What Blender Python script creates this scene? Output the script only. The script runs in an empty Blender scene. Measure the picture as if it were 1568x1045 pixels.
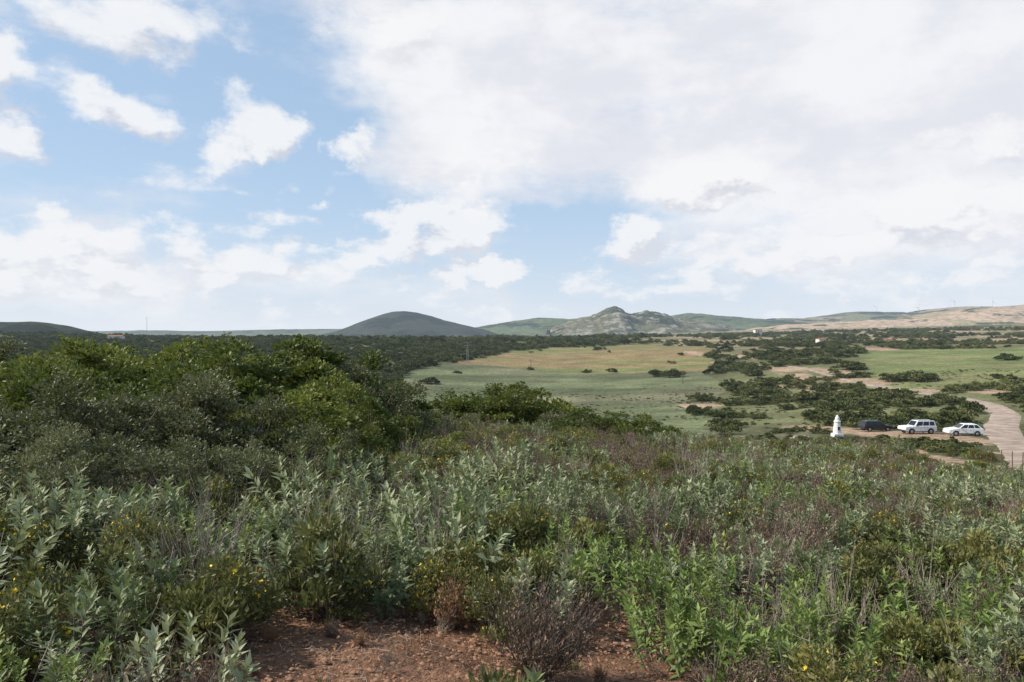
import bpy, bmesh, math, numpy as np
from mathutils import Vector
R=np.random.RandomState(7)
F=1132.0; U0=784.0; V0=505.0
scene=bpy.context.scene

# ---------------------------------------------------------------- noise
def _h(a,b,s):
    q=np.sin(a*127.1+b*311.7+s*74.7)*43758.5453
    return q-np.floor(q)
def vn(x,y,s=0):
    xi=np.floor(x); yi=np.floor(y); fx=x-xi; fy=y-yi
    fx=fx*fx*(3-2*fx); fy=fy*fy*(3-2*fy)
    return (_h(xi,yi,s)*(1-fx)+_h(xi+1,yi,s)*fx)*(1-fy)+(_h(xi,yi+1,s)*(1-fx)+_h(xi+1,yi+1,s)*fx)*fy
def fbm(x,y,s=0,o=4):
    a=.5; t=0; n=0
    for i in range(o):
        t=t+a*vn(x*2**i+i*13.7,y*2**i+i*7.3,s+i); n+=a; a*=.5
    return t/n
def ss(a,b,x):
    t=np.clip((x-a)/(b-a),0,1); return t*t*(3-2*t)

# ---------------------------------------------------------------- terrain height
UC=np.array([-400,0,200,400,600,800,1000,1200,1400,1568,2000.])
DR=np.array([0,8,20,35,50,70,100,140,200,300,400,550,750,1000,1500,2200,3200,5000,12000.])
ZT=np.array([
[-2.3,-2.8,-3.6,-4.5,-6,-8,-11,-14,-17,-18,-17,-12,-4,0,-10,-25,-28,-25,-20],
[-2.3,-2.8,-3.5,-4.5,-6,-8,-12,-16,-19,-20,-18,-11,-1,-8,-22,-28,-28,-26,-20],
[-2.3,-2.8,-3.6,-4.6,-6.2,-9,-13,-17,-20,-20,-18,-14,-11,-13,-8,-24,-28,-26,-20],
[-2.3,-2.9,-3.8,-4.8,-6.6,-10,-15,-19,-21,-20,-15,-11,-11,-16,-22,-28,-28,-26,-20],
[-2.3,-2.9,-3.9,-5.1,-7.2,-11.5,-16.5,-20,-21.5,-18,-10.5,-7,-10,-18,-25,-28,-28,-26,-20],
[-2.3,-3.0,-4.0,-5.5,-7.8,-12,-17,-20.5,-22.5,-23,-21,-17,-11,-9,-20,-22,-20,-20,-20],
[-2.3,-3.1,-4.2,-5.9,-8.2,-11.7,-15.5,-18.5,-21,-20,-17,-12.5,-12.5,-12.5,-14,-14,-10,-10,-10],
[-2.3,-3.2,-4.6,-6.7,-8.8,-11.4,-14.4,-17.6,-19.5,-17,-14,-12.5,-12,-9,-4,0,5,10,10],
[-2.3,-3.2,-4.8,-7.0,-9.0,-11.4,-14.3,-15.6,-16.5,-14,-10.5,-11,-9,-5,0,8,15,20,20],
[-2.3,-3.2,-4.9,-7.3,-9.6,-12.0,-14.4,-14.8,-14.6,-11,-7.5,-9,-6,-1,8,20,25,20,20],
[-2.3,-3.2,-4.9,-7.3,-9.6,-12.0,-13.4,-13.8,-12.6,-9,-5.5,-7,-4,2,14,25,30,20,20]])
LD=np.log(DR+12)
gu=np.linspace(-400,2000,241); gl=np.linspace(LD[0],LD[-1],400)
tmp=np.array([np.interp(gl,LD,ZT[i]) for i in range(len(UC))])
G=np.array([np.interp(gu,UC,tmp[:,j]) for j in range(len(gl))]).T
for k in range(10):
    Gp=np.pad(G,((6,6),(0,0)),'edge'); G=sum(Gp[i:i+len(gu)] for i in range(0,13,3))/5
for k in range(6):
    Gp=np.pad(G,((0,0),(3,3)),'edge'); G=sum(Gp[:,i:i+len(gl)] for i in range(0,7,2))/4
def tab(phi,r):
    p=np.clip(phi,-math.radians(60),math.radians(60))
    u=np.clip(U0+F*np.tan(p),-399.9,1999.9); d=np.clip(r*np.cos(p),0,11900)
    a=(u+400)/10; b=(np.log(d+12)-gl[0])/(gl[1]-gl[0])
    i=np.clip(np.floor(a).astype(int),0,len(gu)-2); j=np.clip(np.floor(b).astype(int),0,len(gl)-2)
    a=a-i; b=b-j
    return (G[i,j]*(1-a)+G[i+1,j]*a)*(1-b)+(G[i,j+1]*(1-a)+G[i+1,j+1]*a)*b
def H(x,y):
    x=np.asarray(x,float); y=np.asarray(y,float)
    phi=np.arctan2(x,y); r=np.hypot(x,y)
    w=np.clip((np.abs(phi)-math.pi/2)/(math.pi/2),0,1)*.5
    z=tab(phi,r)*(1-w)+tab(-phi,r)*w
    amp=np.clip(.006*r,.12,9)
    z=z+amp*(fbm(x/(6),y/(6),3,3)-.5)*np.clip(60/(r+20),.15,1)+np.clip(r-150,0,900)/900*9*(fbm(x/120,y/120,5,4)-.5)
    return z
def Hs(x,y): return float(H(np.array([x]),np.array([y]))[0])
def hit(u,v,dmin=20,dmax=3000):
    d=np.exp(np.linspace(math.log(dmin),math.log(dmax),3000))
    x=(u-U0)/F*d; z=H(x,d); ray=-(v-V0)/F*d
    k=np.argmax(z>=ray)
    return float(x[k]),float(d[k]),float(z[k])

# ---------------------------------------------------------------- node helpers
def mat(name):
    m=bpy.data.materials.new(name); m.use_nodes=True; nt=m.node_tree
    return m,nt,nt.nodes['Principled BSDF'],nt.nodes['Material Output']
def N(nt,t,**k):
    n=nt.nodes.new(t)
    for a,b in k.items(): setattr(n,a,b)
    return n
def mixc(nt,f,a,b,mode='MIX'):
    n=N(nt,'ShaderNodeMix',data_type='RGBA',blend_type=mode)
    for s,v in ((0,f),(6,a),(7,b)):
        if hasattr(v,'is_output'): nt.links.new(v,n.inputs[s])
        elif s==0: n.inputs[0].default_value=v
        else: n.inputs[s].default_value=(*v,1) if len(v)==3 else v
    return n.outputs[2]
def mth(nt,op,a,b=None,c=None,clamp=False):
    n=N(nt,'ShaderNodeMath',operation=op); n.use_clamp=clamp
    for i,v in enumerate((a,b,c)):
        if v is None: continue
        if hasattr(v,'is_output'): nt.links.new(v,n.inputs[i])
        else: n.inputs[i].default_value=v
    return n.outputs[0]
def noise(nt,vec,scale,detail=4,rough=.55,dist=0,dim='3D'):
    n=N(nt,'ShaderNodeTexNoise',noise_dimensions=dim); n.inputs['Scale'].default_value=scale
    n.inputs['Detail'].default_value=detail; n.inputs['Roughness'].default_value=rough
    n.inputs['Distortion'].default_value=dist
    if vec is not None: nt.links.new(vec,n.inputs['Vector'])
    return n.outputs['Fac']
def mrange(nt,v,a,b,c=0,d=1,smooth=True):
    n=N(nt,'ShaderNodeMapRange'); n.interpolation_type='SMOOTHSTEP' if smooth else 'LINEAR'
    nt.links.new(v,n.inputs[0])
    for i,q in enumerate((a,b,c,d)): n.inputs[i+1].default_value=q
    return n.outputs[0]
def painted_haze(nt,shader,out,L=10500.):  # aerial haze painted into the material: bluish glow, stronger with distance
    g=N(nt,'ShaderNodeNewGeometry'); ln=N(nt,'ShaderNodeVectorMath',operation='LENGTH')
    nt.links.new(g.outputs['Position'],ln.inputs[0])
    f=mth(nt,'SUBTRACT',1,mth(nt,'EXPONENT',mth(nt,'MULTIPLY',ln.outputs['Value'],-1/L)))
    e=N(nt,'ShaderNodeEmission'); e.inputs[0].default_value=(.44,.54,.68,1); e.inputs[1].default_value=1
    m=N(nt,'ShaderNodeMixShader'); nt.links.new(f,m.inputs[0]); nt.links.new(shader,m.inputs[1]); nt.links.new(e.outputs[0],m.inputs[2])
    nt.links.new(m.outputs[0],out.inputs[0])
def plain(name,col,rough=.6,metal=0,var=.25,scale=8):
    m,nt,p,o=mat(name)
    tc=N(nt,'ShaderNodeTexCoord'); n=noise(nt,tc.outputs['Object'],scale,5)
    c=mixc(nt,n,tuple(v*(1-var) for v in col),tuple(min(1,v*(1+var)) for v in col))
    nt.links.new(c,p.inputs['Base Color']); p.inputs['Roughness'].default_value=rough; p.inputs['Metallic'].default_value=metal
    return m
def foliage(name,cd,cm,cl,tr=.3,far=False,rough=.5):
    m,nt,p,o=mat(name)
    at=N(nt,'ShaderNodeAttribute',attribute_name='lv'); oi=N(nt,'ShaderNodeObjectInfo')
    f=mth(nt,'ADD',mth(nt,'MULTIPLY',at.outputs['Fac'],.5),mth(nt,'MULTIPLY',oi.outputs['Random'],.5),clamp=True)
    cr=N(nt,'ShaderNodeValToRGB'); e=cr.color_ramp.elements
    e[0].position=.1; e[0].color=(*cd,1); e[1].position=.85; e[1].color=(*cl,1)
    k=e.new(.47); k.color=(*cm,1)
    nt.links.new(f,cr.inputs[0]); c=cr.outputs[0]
    if far:
        nt.nodes.remove(p); p=N(nt,'ShaderNodeBsdfDiffuse'); nt.links.new(c,p.inputs[0])
        painted_haze(nt,p.outputs[0],o); return m
    nt.links.new(c,p.inputs['Base Color']); p.inputs['Roughness'].default_value=rough
    p.inputs['Specular IOR Level'].default_value=.4
    t=N(nt,'ShaderNodeBsdfTranslucent'); nt.links.new(mixc(nt,.5,c,(.16,.2,.04)),t.inputs[0])
    ms=N(nt,'ShaderNodeMixShader'); ms.inputs[0].default_value=tr
    nt.links.new(p.outputs[0],ms.inputs[1]); nt.links.new(t.outputs[0],ms.inputs[2])
    nt.links.new(ms.outputs[0],o.inputs[0])
    return m

# ---------------------------------------------------------------- mesh helpers
def tri_mesh(name,V,T,mi=None,lv=None,mats=(),link=True,smooth=False):
    me=bpy.data.meshes.new(name); V=np.asarray(V,np.float32); T=np.asarray(T,np.int32); k=T.shape[1]
    me.vertices.add(len(V)); me.vertices.foreach_set('co',V.ravel())
    me.loops.add(T.size); me.loops.foreach_set('vertex_index',T.ravel())
    me.polygons.add(len(T)); me.polygons.foreach_set('loop_start',np.arange(0,T.size,k,dtype=np.int32))
    if mi is not None: me.polygons.foreach_set('material_index',np.asarray(mi,np.int32))
    me.update(calc_edges=True)
    if smooth: me.polygons.foreach_set('use_smooth',np.ones(len(T),bool))
    if lv is not None:
        a=me.attributes.new('lv','FLOAT','POINT'); a.data.foreach_set('value',np.asarray(lv,np.float32))
    for m in mats: me.materials.append(m)
    ob=bpy.data.objects.new(name,me)
    if link: scene.collection.objects.link(ob)
    return ob
def nrm(a): return a/np.maximum(np.linalg.norm(a,axis=-1,keepdims=True),1e-9)
LT=np.array([[0,0,0],[.42,-.5,.06],[.42,0,-.02],[.42,.5,.06],[1,0,-.14]])
LF=np.array([[0,1,2],[0,2,3],[1,4,2],[2,4,3]])
ST=np.array([[0,0,0],[.5,-.5,.08],[.5,.5,.08],[1,0,-.05]]); SF=np.array([[0,1,3],[0,3,2]])
class B:
    def __init__(s): s.V=[];s.T=[];s.M=[];s.L=[];s.n=0
    def add(s,V,T,m,l):
        s.V.append(V); s.T.append(T+s.n); s.M.append(np.full(len(T),m)); s.L.append(l); s.n+=len(V)
    def leaves(s,P,D,Nn,L,W,lv,m=0,simple=False):
        tm,tf=(ST,SF) if simple else (LT,LF)
        D=nrm(D); S=nrm(np.cross(D,Nn)); Nn=np.cross(S,D); n=len(P)
        L=np.broadcast_to(L,(n,)); W=np.broadcast_to(W,(n,)); lv=np.broadcast_to(lv,(n,))
        V=P[:,None]+tm[None,:,0,None]*(L[:,None,None]*D[:,None])+tm[None,:,1,None]*(W[:,None,None]*S[:,None])+tm[None,:,2,None]*(L[:,None,None]*Nn[:,None])
        T=(tf[None]+(np.arange(n)*len(tm))[:,None,None]).reshape(-1,3)
        s.add(V.reshape(-1,3),T,m,np.repeat(lv,len(tm)))
    def tube(s,pts,r0,r1,m=1,sides=3,l=.5):
        pts=np.asarray(pts,float); n=len(pts)
        d=nrm(np.gradient(pts,axis=0)); a=nrm(np.cross(d,np.array([.31,.92,.2]))); b=np.cross(d,a)
        ang=np.arange(sides)*2*math.pi/sides; r=np.linspace(r0,r1,n)
        V=pts[:,None]+r[:,None,None]*(np.cos(ang)[None,:,None]*a[:,None]+np.sin(ang)[None,:,None]*b[:,None])
        T=[]
        for i in range(n-1):
            for j in range(sides):
                k=(j+1)%sides; p=i*sides
                T+=[[p+j,p+k,p+sides+k],[p+j,p+sides+k,p+sides+j]]
        s.add(V.reshape(-1,3),np.array(T),m,np.full(n*sides,l))
    def obj(s,name,mats,link=False):
        return tri_mesh(name,np.concatenate(s.V),np.concatenate(s.T),np.concatenate(s.M),np.concatenate(s.L),mats,link)
def rnd(n): return nrm(R.normal(size=(n,3)))

# ---------------------------------------------------------------- materials
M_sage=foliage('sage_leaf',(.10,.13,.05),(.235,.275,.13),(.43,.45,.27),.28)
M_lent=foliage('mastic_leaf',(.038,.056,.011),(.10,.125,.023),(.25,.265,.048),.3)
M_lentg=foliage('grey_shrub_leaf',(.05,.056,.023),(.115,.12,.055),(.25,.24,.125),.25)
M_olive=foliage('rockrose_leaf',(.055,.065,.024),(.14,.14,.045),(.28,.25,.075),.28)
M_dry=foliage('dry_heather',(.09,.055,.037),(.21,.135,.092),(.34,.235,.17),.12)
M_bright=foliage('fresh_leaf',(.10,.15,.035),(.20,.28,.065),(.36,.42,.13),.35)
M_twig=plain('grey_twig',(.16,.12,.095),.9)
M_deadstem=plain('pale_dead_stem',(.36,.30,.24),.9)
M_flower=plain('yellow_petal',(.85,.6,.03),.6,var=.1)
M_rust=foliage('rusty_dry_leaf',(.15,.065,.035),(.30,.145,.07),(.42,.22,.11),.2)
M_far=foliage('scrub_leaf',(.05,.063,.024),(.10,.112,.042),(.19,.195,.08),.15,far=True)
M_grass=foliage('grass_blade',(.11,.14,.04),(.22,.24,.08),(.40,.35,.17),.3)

# ---------------------------------------------------------------- plants
def c_new(n): return bpy.data.collections.new(n)
def stem_curve(base,dirv,L,n=6,up=.5):
    pts=[base]; d=dirv.copy()
    for i in range(n):
        d=nrm(d+np.array([0,0,up/n])+R.normal(size=3)*.05); pts.append(pts[-1]+d*L/n)
    return np.array(pts)
def sage(name,ns,hmin,hmax,dead=3,lm=None,ls=1.0):
    b=B()
    for i in range(ns+dead):
        a=R.uniform(0,6.28); r=.24*math.sqrt(R.rand()); t=R.uniform(.05,.95)
        base=np.array([r*math.cos(a),r*math.sin(a),-.05]); dv=nrm(np.array([math.cos(a)*t,math.sin(a)*t,1]))
        L=R.uniform(hmin,hmax); p=stem_curve(base,dv,L)
        isdead=i>=ns
        b.tube(p,.006,.0025,2 if isdead else 1)
        if isdead:
            for q in range(5):
                j=R.randint(2,6); s=stem_curve(p[j],nrm(rnd(1)[0]+np.array([0,0,.7])),L*.3,3); b.tube(s,.002,.001,2)
            continue
        npair=11; tt=np.linspace(.25,.99,npair)**.75
        lvb=R.uniform(0,.45)
        ss_=np.linspace(0,1,len(p))
        P=np.array([np.interp(tt,ss_,p[:,k]) for k in range(3)]).T
        d=nrm(p[-1]-p[-3]); s1=nrm(np.cross(d,[.3,.5,.1])); s2=np.cross(d,s1)
        PP=[];DD=[];LL=[];VV=[];NN=[]
        for q in range(npair):
            kk=2 if q<npair-4 else 4
            for h in range(kk):
                an=q*1.57+h*6.283/kk+R.normal()*.3
                side=s1*math.cos(an)+s2*math.sin(an)
                upn=.2+1.3*(q/npair)**1.5+R.normal()*.25
                dd=nrm(side+d*upn); PP.append(P[q]); DD.append(dd); NN.append(nrm(d-side*.4)+R.normal(size=3)*.25)
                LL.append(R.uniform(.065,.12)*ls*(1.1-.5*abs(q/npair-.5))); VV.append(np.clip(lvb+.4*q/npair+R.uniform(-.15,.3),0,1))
        LL=np.array(LL); b.leaves(np.array(PP),np.array(DD),np.array(NN),LL,LL*R.uniform(.28,.38,len(LL)),np.array(VV))
    return b.obj(name,[lm or M_sage,M_twig,M_deadstem])
def domeshrub(name,rad,hgt,nl,ls,lm,ntw=60,flowers=0,asp=.4,tw=None,clump=26,simple=True):
    b=B()
    C=[];RC=[]
    for i in range(clump):
        a=R.uniform(0,6.28); e=math.asin(R.uniform(.05,1)); f=R.uniform(.45,.85)
        C.append([math.cos(a)*math.cos(e)*rad*f,math.sin(a)*math.cos(e)*rad*f,hgt*(.12+math.sin(e)*f*.95)]); RC.append(R.uniform(.2,.36)*rad)
    C=np.array(C);RC=np.array(RC); k=R.randint(0,clump,nl); d=rnd(nl); d[:,2]=np.abs(d[:,2])*.9-.15*R.rand(nl)
    P=C[k]+d*(RC[k]*R.rand(nl)**.45)[:,None]*np.array([1,1,hgt/rad*.8])
    P[:,2]=np.maximum(P[:,2],R.rand(nl)*.1*hgt)
    D=nrm(d+rnd(nl)*.7+np.array([0,0,.5])); Nn=nrm(rnd(nl)+d*.8+np.array([0,0,.3]))
    cl=R.uniform(0,.6,clump)[k]; lv=np.clip(cl+R.uniform(0,.4,nl),0,1)
    L=ls*R.uniform(.7,1.4,nl)
    b.leaves(P,D,Nn,L,L*asp,lv,0,simple)
    for i in range(ntw):
        q=C[R.randint(clump)]+R.normal(size=3)*rad*.15; o=np.array([R.normal()*rad*.08,R.normal()*rad*.08,-.05])
        m=o+(q-o)*.5+np.array([0,0,-.06*hgt])+R.normal(size=3)*rad*.04
        tip=o+(q-o)*R.uniform(1.0,1.22)
        b.tube(np.array([o,m,tip]),.008*rad+.002,.0015*rad+.0005,1)
    if flowers:
        j=R.choice(nl,flowers); top=P[j]+np.array([0,0,.04]); dd=rnd(flowers); dd[:,2]=np.abs(dd[:,2])
        for s in range(4): b.leaves(top,nrm(dd+rnd(flowers)*.8),rnd(flowers),.024,.022,.5,2,True)
    return b.obj(name,[lm,tw or M_twig,M_flower])
def twiggy(name,rad,hgt,n,lm,nl=1600,tw=None):
    b=B(); P=[]
    for i in range(n):
        a=R.uniform(0,6.28); t=R.uniform(.0,1.1)
        dv=nrm(np.array([math.cos(a)*t,math.sin(a)*t,.9])); L=hgt*R.uniform(.7,1.1)
        p=stem_curve(np.array([R.normal()*.04,R.normal()*.04,-.04]),dv,L*(1-.15*t),5,.3); b.tube(p,.004,.0018,1)
        for q in range(7):
            j=R.randint(1,5); s=stem_curve(p[j]+(p[j+1]-p[j])*R.rand(),nrm(dv+rnd(1)[0]*.8+np.array([0,0,.3])),L*R.uniform(.2,.42),3,.4); b.tube(s,.0025,.001,1)
            P.append(s)
    P=np.concatenate(P); k=R.randint(0,len(P)-1,nl); pos=P[k]+R.normal(size=(nl,3))*.014
    dd=nrm(rnd(nl)+np.array([0,0,1.2])); L=R.uniform(.02,.045,nl)
    b.leaves(pos,dd,rnd(nl),L,L*.35,R.rand(nl),0,True)
    return b.obj(name,[lm,tw or M_twig])
def bigbush(name,rad,hgt,nc,per,ls,lm):
    b=B()
    C=[];RC=[]
    for i in range(nc):
        a=R.uniform(0,6.28); e=math.asin(R.uniform(.0,1)); f=R.uniform(.66,.88)*(1+.14*math.sin(a*3+rad*7))
        C.append([math.cos(a)*math.cos(e)**.7*rad*f,math.sin(a)*math.cos(e)**.7*rad*f,hgt*(.12+math.sin(e)*f*.88)]); RC.append(R.uniform(.2,.44))
    C=np.array(C);RC=np.array(RC)
    for i in range(nc):
        n=int(per*RC[i]/.3); d=rnd(n); d[:,2]=np.where(d[:,2]<-.3,-d[:,2],d[:,2])
        P=C[i]+d*(RC[i]*R.rand(n)**.5)[:,None]*np.array([1.2,1.2,.85])
        D=nrm(d+rnd(n)*.6+np.array([0,0,.35])); Nn=nrm(d*.8+rnd(n)*.8+np.array([0,0,.5]))
        L=ls*R.uniform(.7,1.3,n); b.leaves(P,D,Nn,L,L*.5,np.clip(R.uniform(0,.6)+R.uniform(0,.4,n),0,1),0,True)
        for q in range(3):
            dr=nrm(nrm(C[i]-np.array([0,0,hgt*.3]))+R.normal(size=3)*.5+np.array([0,0,.4])); s=stem_curve(C[i]+dr*RC[i]*.75,dr,.16,3); b.tube(s,.005,.002,1)
            m=12; tt=R.rand(m); P=s[0]+(s[-1]-s[0])*tt[:,None]; b.leaves(P,nrm(rnd(m)+dr*.9),rnd(m),ls*.9,ls*.42,.85,0,True)
        o=np.array([R.normal()*.2,R.normal()*.2,-.1]); mid=o+(C[i]-o)*.5+np.array([0,0,-.15])
        b.tube(np.array([o,mid,C[i]]),.045,.012,1,5)
    return b.obj(name,[lm,M_twig])
def grass(name,n,h,lm,w=.006):
    b=B(); a=R.uniform(0,6.28,n); r=.16*np.sqrt(R.rand(n))
    P=np.stack([r*np.cos(a),r*np.sin(a),np.full(n,-.02)],1); D=nrm(np.stack([np.cos(a)*.4,np.sin(a)*.4,np.ones(n)],1)+R.normal(size=(n,3))*.2)
    b.leaves(P,D,rnd(n),h*R.uniform(.5,1.2,n),w,R.rand(n)); return b.obj(name,[lm,M_twig])
def litter(name,n,r):
    b=B(); P=np.stack([R.normal(size=n)*r,R.normal(size=n)*r,R.uniform(0,.015,n)],1)
    D=rnd(n); D[:,2]*=.15; Nn=rnd(n)*.4+np.array([0,0,1]); L=R.uniform(.012,.04,n)
    b.leaves(P,D,Nn,L,L*R.uniform(.25,.6,n),R.rand(n),0,True)
    for i in range(12):
        p=np.array([R.normal()*r,R.normal()*r,.01]); d=rnd(1)[0]*np.array([1,1,.1]); b.tube(np.array([p,p+d*R.uniform(.05,.22)]),.003,.0015,1)
    return b.obj(name,[M_rust,M_deadstem])
M_clod=plain('earth_clod',(.32,.17,.10),.95)
def pebbles(name,n,r):
    b=B()
    for i in range(n):
        c=np.array([R.normal()*r,R.normal()*r,0]); s=R.uniform(.005,.024)
        q=np.array([[1,0,0],[0,1,0],[-1,0,0],[0,-1,0],[0,0,.8],[.7,.7,.2],[-.7,.6,.3],[-.6,-.7,.2],[.6,-.6,.3]])*R.uniform(.7,1.2,(9,1))*s+c
        b.add(q,np.array([[0,5,4],[5,1,4],[1,6,4],[6,2,4],[2,7,4],[7,3,4],[3,8,4],[8,0,4]]),0,np.full(9,.5))
    return b.obj(name,[M_clod])

C_fg=c_new('heath_plants')
def reg(col,o): col.objects.link(o)
fgl=[sage('a0_sage_plant',14,.5,.8),sage('a1_sage_plant',18,.4,.7,4),sage('a2_sage_plant',11,.6,.95,2,None,1.15),sage('a3_sage_plant',16,.4,.65,6),
 twiggy('b0_heather_plant',.4,.66,42,M_dry),twiggy('b1_heather_plant',.4,.52,50,M_dry,2200),
 domeshrub('c0_rockrose_plant',.5,.64,2100,.055,M_olive,50),domeshrub('c1_rockrose_plant',.45,.56,1800,.055,M_olive,60,0),
 domeshrub('d0_gorse_plant',.42,.58,1900,.045,M_olive,50,26),
 sage('e0_fresh_plant',12,.4,.65,2,M_bright,.85),
 twiggy('f0_rusty_plant',.3,.42,34,M_rust,1800),
 grass('g0_grass_tuft',80,.3,M_grass,.008),
 twiggy('h0_bare_plant',.4,.8,20,M_dry,120,M_deadstem)]
for o in fgl: reg(C_fg,o)
C_lit=c_new('litter_src')
for o in (litter('l0_litter',70,.2),pebbles('l1_clods',30,.16),pebbles('l2_clods',45,.2)): reg(C_lit,o)
C_big=c_new('mastic_bushes_src')
for i in range(5): reg(C_big,bigbush('mastic_%d'%i,[1.7,1.6,1.9,1.5,1.7][i],2.7,[58,52,64,48,56][i],170,.11 if i<3 else .085,M_lent if i<3 else M_lentg))
C_far=c_new('scrub_src')
for i in range(5): reg(C_far,domeshrub('scrub_%d'%i,[1.1,1.0,1.3,.9,1.2][i],[1.0,1.2,.9,1.15,.8][i],900,.17,M_far,6,asp=.6,clump=[16,13,20,11,17][i]))

def scatter(name,P,rot,scl,idx,col):
    me=bpy.data.meshes.new(name); n=len(P); me.vertices.add(n); me.vertices.foreach_set('co',np.asarray(P,np.float32).ravel())
    for an,ty,key,val in (('rot','FLOAT_VECTOR','vector',rot),('scl','FLOAT_VECTOR','vector',scl)):
        a=me.attributes.new(an,ty,'POINT'); a.data.foreach_set(key,np.asarray(val,np.float32).ravel())
    a=me.attributes.new('idx','INT','POINT'); a.data.foreach_set('value',np.asarray(idx,np.int32))
    ob=bpy.data.objects.new(name,me); scene.collection.objects.link(ob)
    ng=bpy.data.node_groups.new(name,'GeometryNodeTree')
    ng.interface.new_socket('Geometry',in_out='INPUT',socket_type='NodeSocketGeometry'); ng.interface.new_socket('Geometry',in_out='OUTPUT',socket_type='NodeSocketGeometry')
    gi=ng.nodes.new('NodeGroupInput'); go=ng.nodes.new('NodeGroupOutput'); ip=ng.nodes.new('GeometryNodeInstanceOnPoints'); ci=ng.nodes.new('GeometryNodeCollectionInfo')
    ci.inputs['Collection'].default_value=col; ci.inputs['Separate Children'].default_value=True; ci.inputs['Reset Children'].default_value=True
    L=ng.links.new; L(gi.outputs[0],ip.inputs['Points']); L(ci.outputs[0],ip.inputs['Instance']); ip.inputs['Pick Instance'].default_value=True
    for an,dt,so in (('rot','FLOAT_VECTOR','Rotation'),('scl','FLOAT_VECTOR','Scale'),('idx','INT','Instance Index')):
        na=ng.nodes.new('GeometryNodeInputNamedAttribute'); na.data_type=dt; na.inputs['Name'].default_value=an
        L([o for o in na.outputs if o.enabled][0],ip.inputs[so])
    L(ip.outputs[0],go.inputs[0])
    md=ob.modifiers.new('scatter','NODES'); md.node_group=ng
    return ob
def rots(n,t=.12): return np.stack([R.normal(size=n)*t,R.normal(size=n)*t,R.uniform(0,6.28,n)],1)

# ---------------------------------------------------------------- ground colours (world zones)
def zones(x,y,z):
    yy=np.maximum(y,.5); u=U0+F*x/yy; d=np.where(y>0,y,np.hypot(x,y))
    uu=u+60*(fbm(x/30,y/30,11)-.5); v=V0-F*z/yy
    front=(y>1)
    n1=fbm(x/14,y/14,21); n2=fbm(x/45,y/45,22)
    far=np.interp(uu,[400,560,620,700,800,900,1000,1080,1110],[150,190,300,380,520,600,640,560,110])
    dd=d*(1+.10*(n2-.5))
    mead=front*ss(60,90,d)*(1-ss(.96,1.03,dd/far))*ss(500,560,uu)*(1-ss(1095,1125,uu-(200-np.minimum(d,200))*1.4))
    field=mead*ss(.99,1.01,dd/np.interp(uu,[560,750,900,1100],[400,375,335,320]))
    rf=front*ss(1290,1350,uu+.0*d)*ss(185,215,dd)*(1-ss(390,420,dd))
    return u,d,v,mead,field,rf,n1,n2
def blob(x,y,cx,cy,rx,ry,s=1):
    r=np.sqrt(((x-cx)/rx)**2+((y-cy)/ry)**2)+1.1*(fbm(x/(rx*.35+1),y/(ry*.35+1),33)-.5)
    return 1-ss(.75,.98,r)
dirt_uv=[(1230,577,26,8),(1265,569,24,8),(1240,595,22,6),(1205,566,30,6),(1335,586,45,5),(1290,600,20,5),(1185,592,25,5),(1405,668,95,14),(1262,658,48,9),(1335,535,32,5),(1130,546,14,6),(1070,542,14,5),(1065,622,35,4),(1435,702,34,11),(1545,735,38,11),(1300,583,40,4),(470,529,12,5),(1370,612,50,4),(1150,561,20,4),(1415,600,40,4),(1520,600,30,4),(1490,690,24,8),(1110,556,16,4),(1175,548,14,4)]
dirts=[]
for (a,b_,ra,rb) in dirt_uv:
    cx,cy,cz=hit(a,b_,40); x0,y0,_=hit(a,b_-rb,40); x1,y1,_=hit(a,b_+rb,40)
    dirts.append((cx,cy,max(ra/F*cy,.8),max(min(abs(y0-y1)/2,30),1.)))
near_bare=[(-1.35,5.9,1.1,1.5),(.82,6.5,.55,2.1),(8.6,17.5,.8,1.2)]
def dirtmask(x,y):
    m=np.zeros_like(x)
    for c in dirts: m=np.maximum(m,blob(x,y,*c))
    return m
def cat(P,n=14):
    P=np.vstack([2*P[0]-P[1],P,2*P[-1]-P[-2]]); o=[]
    for i in range(1,len(P)-2):
        for t in np.linspace(0,1,n,endpoint=False):
            o.append(.5*((2*P[i])+(P[i+1]-P[i-1])*t+(2*P[i-1]-5*P[i]+4*P[i+1]-P[i+2])*t*t+(-P[i-1]+3*P[i]-3*P[i+1]+P[i+2])*t**3))
    o.append(P[-2]); return np.array(o)
rp=[(1760,790),(1650,735),(1570,690),(1535,660),(1540,637),(1512,620),(1455,609),(1395,600),(1335,590)]
RC=cat(np.array([hit(a,b_,40)[:2] for a,b_ in rp]))
FP=cat(np.array([hit(a,b_,30)[:2] for a,b_ in [(1420,685),(1412,694),(1440,708),(1500,722),(1560,738),(1640,758)]]))
def cdist(x,y,C):
    return np.min(np.hypot(x[:,None]-C[None,:,0],y[:,None]-C[None,:,1]),axis=1)
def rdist(x,y): return cdist(x,y,RC)

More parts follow.
